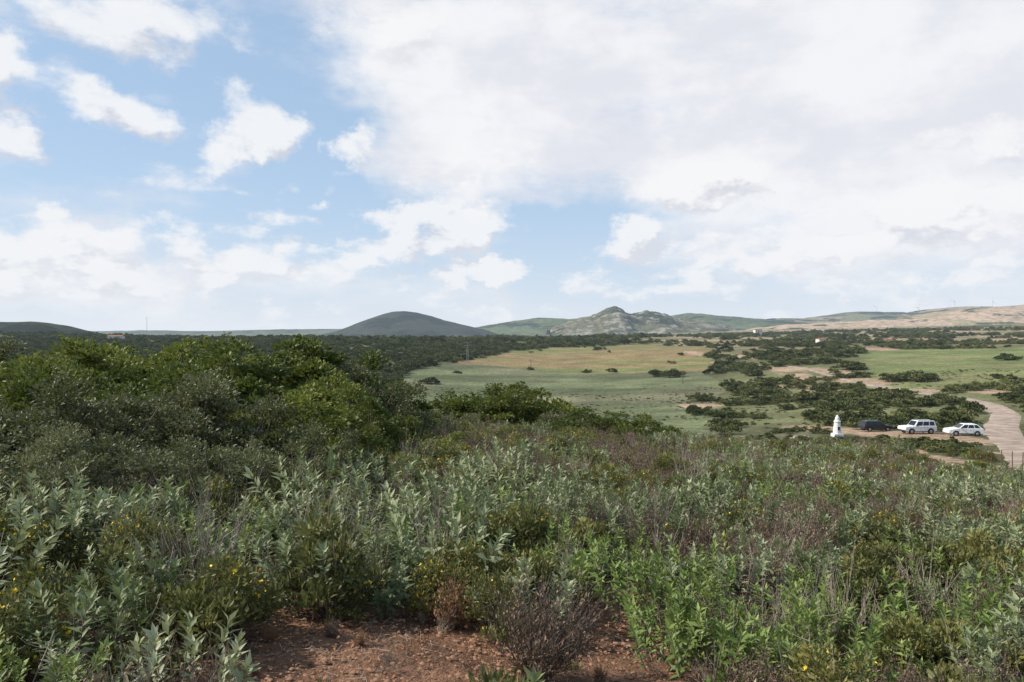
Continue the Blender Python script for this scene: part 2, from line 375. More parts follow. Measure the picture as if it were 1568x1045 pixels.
# ---------------------------------------------------------------- ground sheet
na=900; nb=70
ph=np.concatenate([np.radians(np.linspace(-62,62,na)),np.radians(np.linspace(62,298,nb+2)[1:-1])])
nr=560; rr=np.exp(np.linspace(math.log(.8),math.log(12000),nr))
PH,RR=np.meshgrid(ph,rr,indexing='ij')
X=RR*np.sin(PH); Y=RR*np.cos(PH); Z=H(X,Y)
n=len(ph)
V=np.stack([X,Y,Z],-1).reshape(-1,3); V=np.vstack([V,[[0,0,Hs(0,.01)]]])
ii,jj=np.meshgrid(np.arange(n),np.arange(nr-1),indexing='ij'); i2=(ii+1)%n
Q=np.stack([ii*nr+jj,i2*nr+jj,i2*nr+jj+1,ii*nr+jj+1],-1).reshape(-1,4)
i0=np.arange(n)
x,y,z=V[:,0],V[:,1],V[:,2]
u,d,v,mead,field,rf,n1,n2=zones(x,y,z)
def C3(c): return np.array(c)[None]
def mx(c,f,k): return c*(1-f[:,None])+np.array(k)[None]*f[:,None]
col=np.tile(C3((.10,.10,.045)),(len(x),1))
col=mx(col,ss(60,20,d),(.17,.098,.062))
col=mx(col,ss(30,10,d),(.26,.14,.085))
col=mx(col,ss(400,900,d)*ss(.45,.6,n2),(.16,.165,.07))
col=mx(col,ss(300,500,d)*ss(900,1100,u)*.6,(.22,.19,.10))
col=mx(col,ss(400,600,d)*ss(900,1100,u)*ss(.48,.56,fbm(x/70,y/40,41)),(.36,.26,.17))
mc=np.array([.132,.145,.072])[None]*(.7+.6*n1[:,None])+np.array([.04,.016,.02])[None]*(ss(.45,.62,n2)[:,None])
mc=mc*(.82+.36*ss(.4,.6,fbm(x/60,y/16,49)))[:,None]
col=col*(1-mead[:,None])+mc*mead[:,None]
fc=np.array([.26,.19,.092])[None]*(.85+.3*n1[:,None])
fcg=np.array([.18,.19,.07])[None]*np.ones((len(x),1))
gs=(ss(.38,.54,fbm(x/90,y/22,44)))[:,None]
col=col*(1-field[:,None])+(fc*gs+fcg*(1-gs))*field[:,None]
rc=np.array([.165,.185,.07])[None]*(.7+.6*n1[:,None])+np.array([.05,.025,.02])[None]*ss(.5,.6,fbm(x/25,y/12,46))[:,None]; col=col*(1-rf[:,None])+rc*rf[:,None]
ge=((y>0)*ss(1080,1140,u)*ss(105,125,d)*(1-ss(260,420,d)))[:,None]*.9*(1-rf[:,None])
col=col*(1-ge)+(np.array([.17,.17,.078])[None]*(.7+.6*n1[:,None]))*ge
col=mx(col,dirtmask(x,y)*.9,(.42,.285,.195))
me=bpy.data.meshes.new('ground'); me.vertices.add(len(V)); me.vertices.foreach_set('co',V.astype(np.float32).ravel())
tri=np.stack([i0*nr,np.full(n,n*nr),((i0+1)%n)*nr],-1)
loops=np.concatenate([Q.ravel(),tri.ravel()]).astype(np.int32); me.loops.add(len(loops)); me.loops.foreach_set('vertex_index',loops)
st=np.concatenate([np.arange(len(Q))*4,len(Q)*4+np.arange(n)*3]).astype(np.int32); me.polygons.add(len(st)); me.polygons.foreach_set('loop_start',st)
me.update(calc_edges=True); me.polygons.foreach_set('use_smooth',np.ones(len(st),bool))
a=me.color_attributes.new('zone','FLOAT_COLOR','POINT'); a.data.foreach_set('color',np.hstack([col,np.ones((len(col),1))]).astype(np.float32).ravel())
me.validate(); ground=bpy.data.objects.new('ground',me); scene.collection.objects.link(ground)
m,nt,p,o=mat('earth_and_grass')
at=N(nt,'ShaderNodeAttribute',attribute_name='zone'); g=N(nt,'ShaderNodeNewGeometry')
nf=noise(nt,g.outputs['Position'],9,5,.7); nm=noise(nt,g.outputs['Position'],.9,6,.75); nl=noise(nt,g.outputs['Position'],.06,5,.65)
f=mth(nt,'MULTIPLY',mrange(nt,nf,.2,.8,.6,1.4,False),mth(nt,'MULTIPLY',mrange(nt,nm,.35,.65,.5,1.5,False),mrange(nt,nl,.3,.7,.72,1.28,False)))
vm=N(nt,'ShaderNodeVectorMath',operation='SCALE'); nt.links.new(at.outputs['Color'],vm.inputs[0]); nt.links.new(f,vm.inputs['Scale'])
nt.links.new(vm.outputs[0],p.inputs['Base Color']); p.inputs['Roughness'].default_value=.95; p.inputs['Specular IOR Level'].default_value=.1
bp=N(nt,'ShaderNodeBump'); bp.inputs['Strength'].default_value=1; bp.inputs['Distance'].default_value=.1; nt.links.new(mth(nt,'ADD',nf,mth(nt,'MULTIPLY',nm,2)),bp.inputs['Height']); nt.links.new(bp.outputs[0],p.inputs['Normal'])
painted_haze(nt,p.outputs[0],o); me.materials.append(m)

# ---------------------------------------------------------------- distant ridges
def hillmat(name,ca,cb,ct,tree=(.5,.56),scale=.004,rock=None):
    m,nt,p,o=mat(name); g=N(nt,'ShaderNodeNewGeometry')
    vo=N(nt,'ShaderNodeTexVoronoi'); vo.inputs['Scale'].default_value=scale
    wv=N(nt,'ShaderNodeVectorMath',operation='MULTIPLY'); wv.inputs[1].default_value=(1,.6,3); nt.links.new(g.outputs['Position'],wv.inputs[0]); nt.links.new(wv.outputs[0],vo.inputs['Vector'])
    sp=N(nt,'ShaderNodeSeparateColor'); nt.links.new(vo.outputs['Color'],sp.inputs[0])
    c=mixc(nt,mrange(nt,sp.outputs[0],.3,.7),ca,cb)
    n1_=noise(nt,g.outputs['Position'],.006,8,.65); c=mixc(nt,mrange(nt,n1_,tree[0],tree[1]),c,ct)
    n2_=noise(nt,g.outputs['Position'],.05,5,.7); c=mixc(nt,mrange(nt,n2_,.4,.65,0,.5),c,tuple(v*.5 for v in ct))
    if rock:
        n3=noise(nt,g.outputs['Position'],.02,8,.75); c=mixc(nt,mrange(nt,n3,.5,.6),c,rock)
    nt.links.new(c,p.inputs['Base Color']); p.inputs['Roughness'].default_value=1; p.inputs['Specular IOR Level'].default_value=0
    painted_haze(nt,p.outputs[0],o); return m
def ridge(name,d0,prof,depth,base,m,rough=4,nu=260,ns=90,sd=1,crag=0):
    pu=np.array([q[0] for q in prof],float); pv=np.array([q[1] for q in prof],float)
    uu=np.linspace(pu[0],pu[-1],nu); vv=np.interp(uu,pu,pv)
    k=np.array([1,2,3,2,1])/9.; vv=np.convolve(np.pad(vv,2,'edge'),k,'valid')
    s=np.linspace(-1,1,ns); UU,S=np.meshgrid(uu,s,indexing='ij'); ztop=((V0-vv)/F*d0)[:,None]
    Xc=(UU-U0)/F*d0; Yc=d0+S*depth
    cr=np.exp(-(S*1.9)**2)
    spur=fbm(Xc/(depth*.28)+S*.6,Yc/(depth*.7),sd,5)-.5
    cr=cr*(1+.9*spur*(1-np.exp(-(S*2.5)**2)))
    Zc=base+(ztop-base)*cr+rough*(fbm(Xc/60,Yc/60,sd+3,5)-.5)*2
    if crag: Zc+=crag*np.abs(fbm(Xc/25,Yc/25,sd+8,4)-.5)*2*cr
    V=np.stack([Xc,Yc,Zc],-1).reshape(-1,3)
    a,b_=np.meshgrid(np.arange(nu-1),np.arange(ns-1),indexing='ij')
    Q=np.stack([a*ns+b_,(a+1)*ns+b_,(a+1)*ns+b_+1,a*ns+b_+1],-1).reshape(-1,4)
    return tri_mesh(name,V,Q,None,None,[m],smooth=True)
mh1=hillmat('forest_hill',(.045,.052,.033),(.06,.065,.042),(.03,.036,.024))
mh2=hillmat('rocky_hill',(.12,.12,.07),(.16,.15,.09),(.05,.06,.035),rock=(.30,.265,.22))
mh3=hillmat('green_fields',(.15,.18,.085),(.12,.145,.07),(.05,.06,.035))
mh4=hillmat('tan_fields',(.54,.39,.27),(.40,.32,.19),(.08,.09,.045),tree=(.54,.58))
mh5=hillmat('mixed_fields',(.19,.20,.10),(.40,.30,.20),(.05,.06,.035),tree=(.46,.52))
ridge('forested_hill',3000,[(505,512),(530,504),(550,496),(570,488),(590,481),(605,477.5),(620,477),(640,479),(660,484),(680,491),(700,496),(720,500),(745,506),(760,512)],700,-45,mh1,3,sd=2)
ridge('rocky_hill',2500,[(840,506),(870,494),(890,487),(905,485),(918,480),(928,474),(938,471),(948,474),(955,480),(968,483),(980,479),(995,478),(1010,481),(1022,485),(1045,489),(1075,493),(1110,502),(1130,510)],500,-40,mh2,4,crag=10,sd=5)
ridge('low_ridge',3600,[(690,506),(740,500),(775,494),(800,490),(830,487),(870,489),(950,487),(1020,485),(1050,480),(1075,481),(1100,484),(1150,488),(1200,491),(1240,498),(1280,506)],900,-50,mh3,5,sd=8)
ridge('low_ridge',5200,[(60,512),(140,508),(230,506),(300,508),(420,505),(520,504),(640,505),(800,503),(960,500)],1200,-60,mh3,4,sd=9)
ridge('high_ridge',4200,[(1120,506),(1180,488),(1230,488),(1270,483),(1300,478),(1340,478),(1390,479),(1430,474),(1470,470),(1520,471),(1570,467),(1640,464),(1760,462),(1900,470),(2100,500)],1300,-50,mh5,6,sd=12)
ridge('tan_hill',2600,[(1130,510),(1180,500),(1240,496),(1300,492),(1350,490),(1400,485),(1440,478),(1480,473),(1530,470),(1580,468),(1660,466),(1800,466),(2000,480)],800,-40,mh4,4,sd=15)
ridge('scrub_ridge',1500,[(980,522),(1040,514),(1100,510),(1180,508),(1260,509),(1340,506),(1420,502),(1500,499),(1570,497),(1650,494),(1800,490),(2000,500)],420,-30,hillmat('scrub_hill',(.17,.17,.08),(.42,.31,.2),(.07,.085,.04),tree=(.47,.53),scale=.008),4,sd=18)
ridge('dark_hill',1150,[(-500,486),(-200,489),(0,493),(50,493),(95,498),(125,506),(165,515),(200,530)],250,-30,mh1,3,sd=21)

# ---------------------------------------------------------------- scatter: foreground heath
def jit(x0,x1,y0,y1,c):
    gx,gy=np.meshgrid(np.arange(x0,x1,c),np.arange(y0,y1,c)); gx=gx.ravel()+R.uniform(-.5,.5,gx.size)*c; gy=gy.ravel()+R.uniform(-.5,.5,gy.size)*c
    return gx,gy
XS=[];YS=[];SC=[]
for (a,b_,c,s) in ((-4,14,.40,1.0),(14,30,.55,1.2),(30,66,.8,1.5)):
    gx,gy=jit(-.9*b_-3,.9*b_+3,a,b_,c); k=(np.abs(gx)<.82*np.maximum(gy,0)+3)&(np.hypot(gx,gy)>3.2); XS.append(gx[k]);YS.append(gy[k]);SC.append(np.full(k.sum(),s))
X=np.concatenate(XS);Y=np.concatenate(YS);S=np.concatenate(SC)
uq=U0+F*X/np.maximum(Y,1)
keep=np.ones(len(X),bool)
for c in near_bare: keep&=(((X-c[0])/c[2])**2+((Y-c[1])/c[3])**2+ .8*(fbm(X*2,Y*2,9)-.5))>1
keep&=~((Y<5.2)&(X>-2.6)&(X<1.4)&(R.rand(len(X))<.65))
keep&=fbm(X/1.3,Y/1.3,61)<.66
keep&=(rdist(X,Y)>3.4)&(cdist(X,Y,FP)>1.5)
keep&=~((Y>30)&(dirtmask(X,Y)>.4))
keep&=~((Y>32)&(uq>1380)&(R.rand(len(X))<.55))
X,Y,S,uq=X[keep],Y[keep],S[keep],uq[keep]
sp=fbm(X/1.9,Y/1.9,51,3)+R.normal(size=len(X))*.05; sp2=fbm(X/1.5,Y/1.5,55,3)+R.normal(size=len(X))*.06
rr_=R.rand(len(X)); n_=len(X)
q=R.randint(0,4,n_)
mid=(Y>15)&(uq<1050); midr=(Y>26)&(uq>=1050)
m2=(sp>.61)|(mid&(R.rand(n_)<.55))|(midr&(R.rand(n_)<.35)); q[m2]=np.where(rr_[m2]<.5,6,7)
m1=(sp<.42)|(mid&(R.rand(n_)<.34)); q[m1]=np.where(rr_[m1]<.5,4,5)
m3=(sp2>.66); q[m3]=9
m4=(sp2<.38)&(rr_<.7); q[m4]=8
m5=rr_>.975; q[m5]=10
m6=(rr_>.9)&(rr_<.945); q[m6]=12
m7=(rr_>.945)&(rr_<.97); q[m7]=11
s=S*R.uniform(.65,1.3,n_)*np.where((uq>1380)&(Y>28),.65,1)*np.where((uq<520)&(Y<14)&(Y>6),1.15,1)
scatter('heath_vegetation',np.stack([X,Y,H(X,Y)],1),rots(n_),np.stack([s,s,s*R.uniform(.85,1.15,n_)],1),q,C_fg)
gx,gy=jit(-4,3,3.5,9,.28); k=R.rand(len(gx))<.22; gx,gy=gx[k],gy[k]; s=R.uniform(.15,.4,len(gx))
scatter('grass_tufts',np.stack([gx,gy,H(gx,gy)],1),rots(len(gx),.5),np.stack([s]*3,1),R.choice([11,12,10,5],len(gx)),C_fg)
gx,gy=jit(-5,4,3,10,.3); s=R.uniform(.7,1.3,len(gx))
scatter('ground_litter',np.stack([gx,gy,H(gx,gy)+.005],1),rots(len(gx),.05),np.stack([s]*3,1),R.randint(0,3,len(gx)),C_lit)

# big mastic bushes: (u, depth, top v, width factor)
bl=[(-260,24,500,1),(-160,20,520,1),(-60,20,535,1),(-10,27,532,1),(45,19,556,1.1),(95,18,558,1),(130,24,534,1.1),(175,29,530,1.1),(215,25,521,1.2),(265,28,524,1.1),(300,22,540,1.1),(345,27,520,1.2),(385,26,516,1.2),(430,28,532,1.1),(470,25,552,1.1),(490,28,548,1.1),(530,29,554,1.1),(560,26,574,1),(590,31,585,1),
 (-70,13,590,1.1),(0,13,600,1.1),(70,14,606,1.1),(150,14,592,1.1),(225,15,584,1.1),(300,16,586,1.1),(370,16,592,1.2),(440,17,596,1.1),(500,19,606,1.1),(550,21,616,1),(600,24,628,1),
 (20,10.5,660,1),(120,11,668,1),(230,11.5,660,1.1),(340,12.5,662,1),(440,13.5,666,1),(530,15,672,.9),
 (650,33,628,1.1),(700,36,632,1.2),(740,46,598,1.3),(770,47,586,1.3),(805,48,594,1.2),(860,45,622,1.3),(900,42,626,1.3),(950,42,632,1.3),(780,30,652,1.3),(880,28,664,1.4),(680,22,668,1.2),
 (1120,52,674,1.3),(1150,54,680,1.2),(1085,50,672,1.2),(1060,60,662,1.2),(1000,50,642,1.3),
 (230,36,528,1.2),(320,40,530,1.2),(60,38,535,1.2),(-40,42,530,1.3),(430,38,545,1.2),(-350,30,500,1.2),(-480,26,510,1.2),(1560,24,790,1),(1330,72,672,1),(1250,66,680,1.2),(1290,60,690,1.2),(1370,56,702,1.3),(1200,58,690,1.2),(1500,45,745,1.2)]
P=[];SCL=[];IX=[]
for (a,dd,vt,w) in bl:
    x_=(a-U0)/F*dd; z_=Hs(x_,dd); h=max(-(vt-V0)/F*dd-z_,.7)
    P.append((x_,dd,z_-.1)); s_=(h+.1)/2.65; wf=max(s_,.4)*w; SCL.append((wf*1.12,wf*1.12,s_)); IX.append(R.randint(3,5) if (dd<16.5 or R.rand()<.2) else R.randint(0,3))
P=np.array(P); scatter('mastic_bushes',P,rots(len(P),.04),SCL,IX,C_big)

cars=[(1342,107),(1406,101),(1477,97)]
def carclear(x,y):
    m=np.ones_like(x)
    for a,dd in cars:
        cx=(a-U0)/F*dd; m*=~((np.abs(x-cx)<4.0)&(np.abs(y-dd)<3.0))
        m*=~((np.abs((x/y)-(cx/dd))<.035)&(y<dd)&(y>dd-12))
    px=(1283-U0)/F*99; m*=~((np.abs(x-px)<2.2)&(y>90)&(y<101))
    return m
XS=[];YS=[];ZS=[];SS=[]
def addscrub(d0,d1,cell,s0,s1,fn):
    gx,gy=jit(-1.0*d1,1.0*d1,d0,d1,cell); k=np.abs(gx)<.85*gy+20; gx,gy=gx[k],gy[k]
    z=H(gx,gy); u,d,v,me_,fi,rf_,a,b_=zones(gx,gy,z); pr=fn(gx,gy,u,d,me_,fi,rf_,b_)
    pr=pr*(1-np.clip(dirtmask(gx,gy)*1.1,0,.93)); k=R.rand(len(gx))<pr; XS.append(gx[k]);YS.append(gy[k]);ZS.append(z[k]); SS.append(R.uniform(s0,s1,k.sum())*(.6+.8*fbm(gx[k]/15,gy[k]/15,71)))
addscrub(60,112,1.6,.45,1.0,lambda x,y,u,d,me_,fi,r,b:np.where(u>1180,.65,.75*(1-ss(90,105,d)))*(rdist(x,y)>3.4)*carclear(x,y)*(fbm(x/8,y/8,81)<.53))
addscrub(112,260,2.8,.9,2.1,lambda x,y,u,d,me_,fi,r,b:np.clip(1-me_*1.2-r*1.1,0,1)*np.where(u>1000,.02+.9*ss(.53,.56,fbm(x/15,y/12,82)),.9)*(rdist(x,y)>4.5)+me_*.006)
addscrub(260,600,4.4,1.1,2.9,lambda x,y,u,d,me_,fi,r,b:np.clip(1-me_*1.3-r*1.3,0,1)*np.where(u>1000,.03+.85*ss(.52,.56,fbm(x/26,y/24,83)),.3+.65*ss(.35,.52,fbm(x/22,y/22,87)))+me_*.0022+r*.004)
addscrub(600,1300,9.0,2.0,4.4,lambda x,y,u,d,me_,fi,r,b:np.clip(1-me_*1.3,0,1)*np.where(u>950,.65*ss(.48,.56,fbm(x/45,y/40,84)),ss(.34,.5,fbm(x/50,y/50,85))))
X=np.concatenate(XS);Y=np.concatenate(YS);Z=np.concatenate(ZS);S=np.concatenate(SS)
print('scrub',len(X))
scatter('scrub_vegetation',np.stack([X,Y,Z-.05],1),rots(len(X),.05),np.stack([S*R.uniform(.9,1.5,len(X)),S*R.uniform(.9,1.5,len(X)),S],1),R.randint(0,5,len(X)),C_far)
# single shrubs standing in the meadow
sh=[(658,588,34,9),(700,572,14,4),(812,567,12,5),(900,571,18,6),(1005,577,30,12),(1030,578,34,13),(1075,614,42,13),(1070,636,34,14),(1098,639,32,15),(1130,640,36,11),(1162,641,36,11),(1235,616,52,15),(1245,644,50,14),(1185,588,50,15),(1155,576,40,13),(1270,601,60,16),(1340,612,48,14),(1365,614,60,18),(1375,584,72,15),(1425,584,60,14),(1545,552,44,9),(1470,634,38,9),(1310,566,60,13),(1120,560,40,11),(1090,548,34,10),(1310,648,54,17),(1400,638,50,14),(1440,641,50,13),(1560,612,44,11),(1320,628,48,13),(1190,552,34,10),(1230,548,38,10),(1300,541,50,10),(1340,527,44,7),(1530,580,26,7),(920,536,20,5),(1480,625,30,8),(1150,605,36,10),(1205,628,30,9)]
P=[];SCL=[]
for a,b_,w,h in sh:
    x_,y_,z_=hit(a,b_,60)
    if abs(x_-(1342-U0)/F*107)<5 and abs(y_-107)<4: continue
    for q_ in range(4):
        ox=R.uniform(-.3,.3)*w/F*y_; P.append((x_+ox,y_+R.uniform(-1,1)*w/F*y_*.2,z_-.05)); SCL.append((w/F*y_/2.8*R.uniform(.6,1.1),w/F*y_/2.8*R.uniform(.7,1.1),h/F*y_/.95*R.uniform(.65,1.05)))
P=np.array(P); P[:,2]=H(P[:,0],P[:,1])-.05
scatter('meadow_bushes',P,rots(len(P),.03),SCL,R.randint(0,5,len(P)),C_far)
gx,gy=jit(-60,170,85,260,1.6); u_,d_,v_,me_,fi_,rf_,_a,_b=zones(gx,gy,H(gx,gy)); k=(R.rand(len(gx))<.22*np.clip(me_+(u_>1080),0,1)*ss(.38,.62,fbm(gx/9,gy/9,91)))&(rdist(gx,gy)>3)&(dirtmask(gx,gy)<.3)&(np.abs(gx)<.8*gy)&(carclear(gx,gy)>0); gx,gy=gx[k],gy[k]; s=R.uniform(.2,.4,len(gx))
scatter('meadow_herbs',np.stack([gx,gy,H(gx,gy)-.03],1),rots(len(gx),.05),np.stack([s*1.6,s*1.6,s*.7],1),R.randint(0,5,len(gx)),C_far)

# ---------------------------------------------------------------- dirt road
def ribbon(name,C,w,m,lift=.07,nw=9):
    t=nrm(np.gradient(C,axis=0)); nn=np.stack([-t[:,1],t[:,0]],1); V=[]
    for i in range(len(C)):
        for j in range(nw):
            s=(j/(nw-1)-.5)*(w+1.3*(vn(np.array(i*.45),np.array(j//5*3.),5)-.5)); q=C[i]+nn[i]*s
            V.append((q[0],q[1],Hs(q[0],q[1])+(lift if 0<j<nw-1 else -.12)))
    Q=[[i*nw+j,i*nw+j+1,(i+1)*nw+j+1,(i+1)*nw+j] for i in range(len(C)-1) for j in range(nw-1)]
    return tri_mesh(name,V,Q,None,None,[m],smooth=True)
m_road,nt,p,o=mat('dirt_road_surface'); g=N(nt,'ShaderNodeNewGeometry'); a1=noise(nt,g.outputs['Position'],.5,7,.65); a2=noise(nt,g.outputs['Position'],6,5,.7)
c=mixc(nt,mrange(nt,a1,.35,.65),(.25,.18,.135),(.48,.37,.29)); c=mixc(nt,mrange(nt,a2,.4,.7,0,.5),c,(.24,.17,.13)); nt.links.new(c,p.inputs['Base Color']); p.inputs['Roughness'].default_value=.95
ribbon('dirt_road',RC,5.2,m_road)
ribbon('dirt_track',cat(np.array([hit(a,b_,60)[:2] for a,b_ in [(1340,591),(1300,583),(1265,574),(1238,566),(1200,560)]])),2.6,m_road)
ribbon('footpath',FP,1.5,plain('red_soil',(.38,.22,.145),.95,scale=2),.06,5)

# ---------------------------------------------------------------- small built objects
def empty(name,loc,rz=0):
    e=bpy.data.objects.new(name,None); e.location=loc; e.rotation_euler[2]=rz; scene.collection.objects.link(e); return e
def part(name,V,Fc,m,par,bevel=0,smooth=False):
    me=bpy.data.meshes.new(name); me.from_pydata([tuple(q) for q in V],[],Fc); bm=bmesh.new(); bm.from_mesh(me); bmesh.ops.recalc_face_normals(bm,faces=bm.faces)
    if bevel: bmesh.ops.bevel(bm,geom=bm.edges[:],offset=bevel,segments=3,affect='EDGES',clamp_overlap=True)
    bm.to_mesh(me); bm.free(); me.materials.append(m)
    if smooth:
        for q in me.polygons: q.use_smooth=True
    o=bpy.data.objects.new(name,me); scene.collection.objects.link(o)
    if par: o.parent=par
    return o
def box(name,x0,x1,y0,y1,z0,z1,m,par,bevel=0):
    V=[(x0,y0,z0),(x1,y0,z0),(x1,y1,z0),(x0,y1,z0),(x0,y0,z1),(x1,y0,z1),(x1,y1,z1),(x0,y1,z1)]
    return part(name,V,[(0,1,2,3),(4,5,6,7),(0,1,5,4),(1,2,6,5),(2,3,7,6),(3,0,4,7)],m,par,bevel)
def lathe(name,prof,m,par,n=20,axis='z',loc=(0,0,0),smooth=True):
    V=[];Fc=[]
    for r,h in prof:
        for i in range(n):
            a=i*2*math.pi/n; q=(r*math.cos(a),r*math.sin(a),h) if axis=='z' else (r*math.cos(a),h,r*math.sin(a)); V.append(tuple(q[k]+loc[k] for k in range(3)))
    for j in range(len(prof)-1):
        for i in range(n): Fc.append((j*n+i,j*n+(i+1)%n,(j+1)*n+(i+1)%n,(j+1)*n+i))
    Fc.append(tuple(range(n))); Fc.append(tuple(range((len(prof)-1)*n,len(prof)*n)))
    return part(name,V,Fc,m,par,0,smooth)
M_white=plain('white_car_paint',(.78,.78,.77),.25,var=.03); M_dark=plain('dark_car_paint',(.03,.035,.045),.25,var=.1)
M_glass=plain('tinted_glass',(.015,.02,.025),.08,var=.1); M_tyre=plain('tyre_rubber',(.02,.02,.02),.85); M_rim=plain('alloy_rim',(.35,.35,.36),.35,.7)
M_trim=plain('black_trim',(.025,.025,.027),.6); M_lampr=plain('tail_lamp',(.4,.02,.02),.3); M_lampw=plain('head_lamp',(.7,.7,.7),.15)
def car(name,loc,rz,paint,kind):
    e=empty(name,loc,rz); W=.9
    if kind=='offroad':
        low=[(-2.3,.42),(-2.33,.85),(-2.22,1.02),(-1.05,1.10),(2.2,1.10),(2.25,.95),(2.25,.45)]; gb=(-1.0,2.18); gt=(-.45,2.02); zt=1.82; wz=1.38; wr=.39
    elif kind=='crossover':
        low=[(-2.15,.35),(-2.2,.62),(-2.02,.88),(-1.05,1.02),(2.0,1.06),(2.1,.85),(2.1,.38)]; gb=(-1.05,2.0); gt=(-.2,1.35); zt=1.58; wz=1.3; wr=.34
    else:
        low=[(-2.2,.35),(-2.25,.65),(-2.1,.85),(-1.05,.98),(2.1,1.0),(2.15,.85),(2.15,.38)]; gb=(-1.05,2.1); gt=(-.3,1.75); zt=1.55; wz=1.33; wr=.34
    bottom=[]
    for c in (wz,-wz):
        for a in np.linspace(0,math.pi,9): bottom.append((c+math.cos(a)*(wr+.07),wr+math.sin(a)*(wr+.07)))
    prof=low+bottom
    n=len(prof); V=[(a,-W+.0,b_) for a,b_ in prof]+[(a,W,b_) for a,b_ in prof]
    part('body',V,[tuple(range(n)),tuple(range(n,2*n))]+[(i,(i+1)%n,n+(i+1)%n,n+i) for i in range(n)],paint,e,.035,False)
    zb=low[3][1]-.02; wt=.68
    V=[(gb[0],-W+.05,zb),(gb[1],-W+.05,zb),(gb[1],W-.05,zb),(gb[0],W-.05,zb),(gt[0],-wt,zt),(gt[1],-wt,zt),(gt[1],wt,zt),(gt[0],wt,zt)]
    part('cabin',V,[(0,1,2,3),(4,5,6,7),(0,1,5,4),(1,2,6,5),(2,3,7,6),(3,0,4,7)],paint,e,.05)
    A=[np.array(q) for q in V]
    def pane(nm,a,b_,c,d_,s0,s1,t0,t1,off):
        def P(s,t): return (a*(1-s)+b_*s)*(1-t)+(d_*(1-s)+c*s)*t+np.array(off)
        q=[P(s0,t0),P(s1,t0),P(s1,t1),P(s0,t1)]; q2=[k+np.array(off)*-2 for k in q]
        part(nm,q+q2,[(0,1,2,3),(4,5,6,7),(0,1,5,4),(1,2,6,5),(2,3,7,6),(3,0,4,7)],M_glass,e)
    for sgn,(i0_,i1_,i2_,i3_) in ((-1,(0,1,5,4)),(1,(3,2,6,7))):
        for k,(s0,s1) in enumerate(((.06,.34),(.38,.66),(.70,.93))):
            pane('side_window_%d%s'%(k,'l' if sgn<0 else 'r'),A[i0_],A[i1_],A[i2_],A[i3_],s0,s1,.16,.86,(0,sgn*.012,0.004))
    pane('windscreen',A[0],A[3],A[7],A[4],.07,.93,.12,.92,(-.012,0,.006)); pane('rear_window',A[1],A[2],A[6],A[5],.1,.9,.15,.85,(.012,0,.006))
    for k,(wx,sy) in enumerate(((-wz,-1),(-wz,1),(wz,-1),(wz,1))):
        y0=sy*(W-.22); y1=sy*(W+.015)
        lathe('wheel_%d'%k,[(wr*.3,y0),(wr*.94,y0),(wr,y0+sy*.03),(wr,y1-sy*.03),(wr*.94,y1),(wr*.62,y1)],M_tyre,e,24,'y',(wx,0,wr))
        lathe('rim_%d'%k,[(wr*.60,y1-sy*.02),(wr*.58,y1+sy*.004),(wr*.2,y1+sy*.012)],M_rim,e,16,'y',(wx,0,wr))
    box('underbody',-1.9,1.9,-.6,.6,.25,.5,M_trim,e)
    box('front_bumper',low[1][0]-.06,low[1][0]+.1,-W+.03,W-.03,.38,.6,M_trim if kind=='offroad' else paint,e,.03); box('rear_bumper',low[-1][0]-.1,low[-1][0]+.07,-W+.03,W-.03,.4,.6,M_trim if kind=='offroad' else paint,e,.03)
    for s in (-1,1):
        box('headlamp',low[1][0]-.015,low[1][0]+.15,s*.72-.13,s*.72+.13,.68,.82,M_lampw,e,.02); box('tail_lamp',low[-2][0]-.1,low[-2][0]+.012,s*.8-.07,s*.8+.07,.72,.98,M_lampr,e,.02)
        box('mirror',gb[0]+.3,gb[0]+.42,s*(W+.1)-.1,s*(W+.1)+.1,zb+.02,zb+.2,M_trim,e,.03)
        box('sill',-.85,.85,s*W-.03,s*W+.02,.3,.42,M_trim,e,.01)
        for dx in (-.55,.35): box('door_handle',dx,dx+.16,s*W-.02,s*W+.025,zb-.18,zb-.15,M_trim,e)
        for dx in (-.98,-.12,.8): box('door_gap',dx-.006,dx+.006,s*W-.01,s*W+.003,.45,zb-.04,M_trim,e)
        if kind!='crossover': box('roof_rail',gt[0]+.2,gt[1]-.15,s*.6-.02,s*.6+.02,zt+.02,zt+.07,M_trim,e)
    if kind=='offroad': box('spare_wheel_cover',2.26,2.45,-.33,.33,.75,1.35,M_trim,e,.08)
    return e
for (a,dd),pt,kd,rz in zip(cars,(M_dark,M_white,M_white),('wagon','offroad','crossover'),(.06,.1,-.12)):
    x_=(a-U0)/F*dd; car('parked_car',(x_,dd,Hs(x_,dd)+.02),rz+ (math.pi if kd=='wagon' else 0),pt,kd)
# whitewashed marker pillar
M_lime=plain('whitewash',(.75,.73,.69),.85,var=.1,scale=3)
x_=(1283-U0)/F*99; z_=Hs(x_,99); e=empty('white_marker_pillar',(x_,99,z_))
box('plinth',-.62,.62,-.62,.62,-.2,.4,M_lime,e,.03)
lathe('shaft',[(.56,.402),(.52,.9),(.45,1.5),(.40,1.9),(.47,1.95),(.47,2.08),(.32,2.14),(.28,2.55),(.20,2.65),(.06,2.9)],M_lime,e,10,smooth=False)
box('niche',-.15,.15,-.53,-.42,.9,1.35,plain('dark_niche',(.08,.07,.06),.9),e,.02)
M_con=plain('weathered_stone',(.42,.36,.3),.9,scale=3)
x2=(1228-U0)/F*92; z2=Hs(x2,92); e=empty('low_stone_wall',(x2,92,z2),.1)
for k in range(7): box('block_%d'%k,-1.4+k*.42,-1.0+k*.42,-.25+.04*(k%2),.25,-.2,.45+.12*((k*5)%3),M_con,e,.04)
